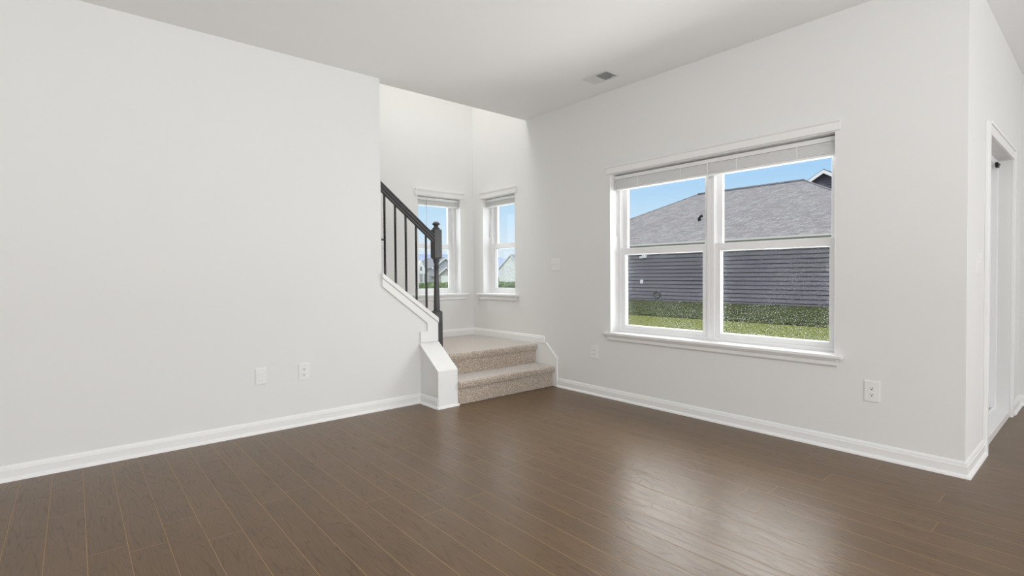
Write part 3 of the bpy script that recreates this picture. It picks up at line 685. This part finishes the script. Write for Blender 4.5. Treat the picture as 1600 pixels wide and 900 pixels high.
# ------------------------------------------------------------------ outside: distant houses seen through the small windows
def gable_house(name, label, x0, x1, y0, y1, zb, ze, zr, wall, roof, ridge='y', over=.4):
    e = empty(name, ((x0+x1)/2, (y0+y1)/2, zb), label, 'house')
    bm = BM()
    if ridge == 'y':
        xm_ = (x0+x1)/2; prism(bm, [(x0, zb), (x1, zb), (x1, ze), (xm_, zr), (x0, ze)], 'y', y0, y1); part('wall', bm, wall, e)
        s = (zr-ze)/(xm_-x0)
        for sg, xa in ((-1, x0), (1, x1)):
            bm = BM(); xo = xa+sg*over; zo = ze-over*s
            prism(bm, [(xm_, zr+.25), (xo, zo+.25), (xo, zo+.05), (xm_, zr+.05)], 'y', y0-over, y1+over); part('roof', bm, roof, e)
            bm = BM(); prism(bm, [(xm_, zr+.22), (xo, zo+.22), (xo, zo-.22), (xm_, zr-.22)], 'y', y0-over-.06, y0-over); part('rake_board', bm, WHITEX, e)
    else:
        ym_ = (y0+y1)/2; prism(bm, [(y0, zb), (y1, zb), (y1, ze), (ym_, zr), (y0, ze)], 'x', x0, x1); part('wall', bm, wall, e)
        s = (zr-ze)/(ym_-y0)
        for sg, ya_ in ((-1, y0), (1, y1)):
            bm = BM(); yo = ya_+sg*over; zo = ze-over*s
            prism(bm, [(ym_, zr+.25), (yo, zo+.25), (yo, zo+.05), (ym_, zr+.05)], 'x', x0-over, x1+over); part('roof', bm, roof, e)
            bm = BM(); prism(bm, [(ym_, zr+.22), (yo, zo+.22), (yo, zo-.22), (ym_, zr-.22)], 'x', x0-over-.06, x0-over); part('rake_board', bm, WHITEX, e)
    return e
ZB = GZ-2.1
hA = gable_house('distant_house', 'distant white house with steep gables and front porch, seen left of the newel post', 64.5, 76.6, 131, 142, ZB, 3.8, 7.2, WHITEHS, FARROOF, 'y')
bm = BM(); box(bm, 75.0, 75.7, 130.9, 131.02, 2.1, 3.5); part('window', bm, XGLASS, hA)
bm = BM(); prism(bm, [(73.9, 2.0), (77.9, 2.0), (75.9, 5.4)], 'y', 129.2, 131.0); part('porch_gable', bm, WHITEHS, hA)
bm = BM(); box(bm, 75.6, 76.1, 129.12, 129.2, 2.5, 3.6); part('gable_window', bm, XGLASS, hA)
for x in (75.2, 76.6, 78.0):
    bm = BM(); box(bm, x, x+.2, 129.3, 129.5, ZB, 1.9); part('porch_post', bm, WHITEX, hA)
bm = BM(); box(bm, 74, 78.3, 129.2, 131, 1.6, 2.0); part('porch_beam', bm, WHITEX, hA)
hM = gable_house('distant_house', 'grey roofed house in the middle of the row behind the newel post', 77.4, 84.4, 158, 170, ZB, 2.6, 7.6, TANW, SHINGLE, 'x')
hC = gable_house('distant_house', 'grey gabled house with a white garage door, at right behind the newel post', 82.0, 91.0, 133, 144, ZB, 3.4, 6.4, GREYHS, FARROOF, 'y')
bm = BM(); prism(bm, [(81.6, ZB), (87.8, ZB), (87.8, 1.1), (84.7, 3.4), (81.6, 1.1)], 'y', 130.2, 133); part('garage_wall', bm, TANW, hC)
for s in (-1, 1):
    bm = BM(); prism(bm, [(84.7, 3.7), (84.7+s*3.6, 1.0), (84.7+s*3.6, .6), (84.7, 3.3)], 'y', 129.7, 133); part('garage_roof', bm, FARROOF, hC)
    bm = BM(); prism(bm, [(84.7, 3.65), (84.7+s*3.6, .98), (84.7+s*3.6, .6), (84.7, 3.25)], 'y', 129.6, 129.7); part('garage_rake', bm, WHITEX, hC)
bm = BM(); box(bm, 83.2, 85.6, 130.1, 130.22, ZB+.1, 1.0); part('garage_door', bm, WHITEX, hC)
bm = BM(); box(bm, 83.0, 83.8, 132.9, 133.02, 3.6, 4.8); part('window', bm, XGLASS, hC)
def car(x, y, z, m, label):
    e = empty('parked_car', (x, y, z), label, 'car')
    bm = BM(); prism(bm, [(x-2.2, z+.3), (x+2.2, z+.3), (x+2.2, z+.85), (x+1.3, z+.95), (x+.7, z+1.45), (x-1.0, z+1.45), (x-1.6, z+.95), (x-2.2, z+.85)], 'y', y-.85, y+.85); part('body', bm, m, e, bevel=.05)
    bm = BM(); prism(bm, [(x+1.15, z+.95), (x+.65, z+1.38), (x-.95, z+1.38), (x-1.45, z+.95)], 'y', y-.87, y+.87); part('windows', bm, XGLASS, e)
    for sx in (-1.35, 1.35):
        for sy in (-.8, .8):
            bm = BM(); tube(bm, [(x+sx, y+sy-.1, z+.33), (x+sx, y+sy+.1, z+.33)], .33, 14); part('wheel', bm, TYRE, e)
car(72.9, 123.5, GZ-2.1, CARP, 'pale car parked before the white porch house')
car(77.4, 125.5, GZ-2.1, CARD, 'dark car parked between the porch house and the garage')
hB = gable_house('distant_house', 'pale stone gable end house seen through the small window in the right wall', 130, 146, 146, 160.5, ZB-.3, 3.6, 8.9, STONE, FARROOF, 'x')
bm = BM()
NX_ = 120
rows = []
for i in range(NX_+1):
    x = 24+22*i/NX_; row = []
    for j in range(13):
        a = math.pi*j/12; q = Vector((x, 46-.55*(x-24)+.6*math.cos(a), GZ-.05+.62*math.sin(a)**.6)); dn = noise.noise(q*2.5)*.12+noise.noise(q*9)*.05
        row.append(bm.verts.new(q+Vector((0, -dn, dn))))
    rows.append(row)
for i in range(NX_):
    for j in range(12): bm.faces.new((rows[i][j], rows[i+1][j], rows[i+1][j+1], rows[i][j+1]))
tag(obj('hedge', bm, HEDGE), 'low clipped green hedge seen through the small window in the right wall', 'hedge')
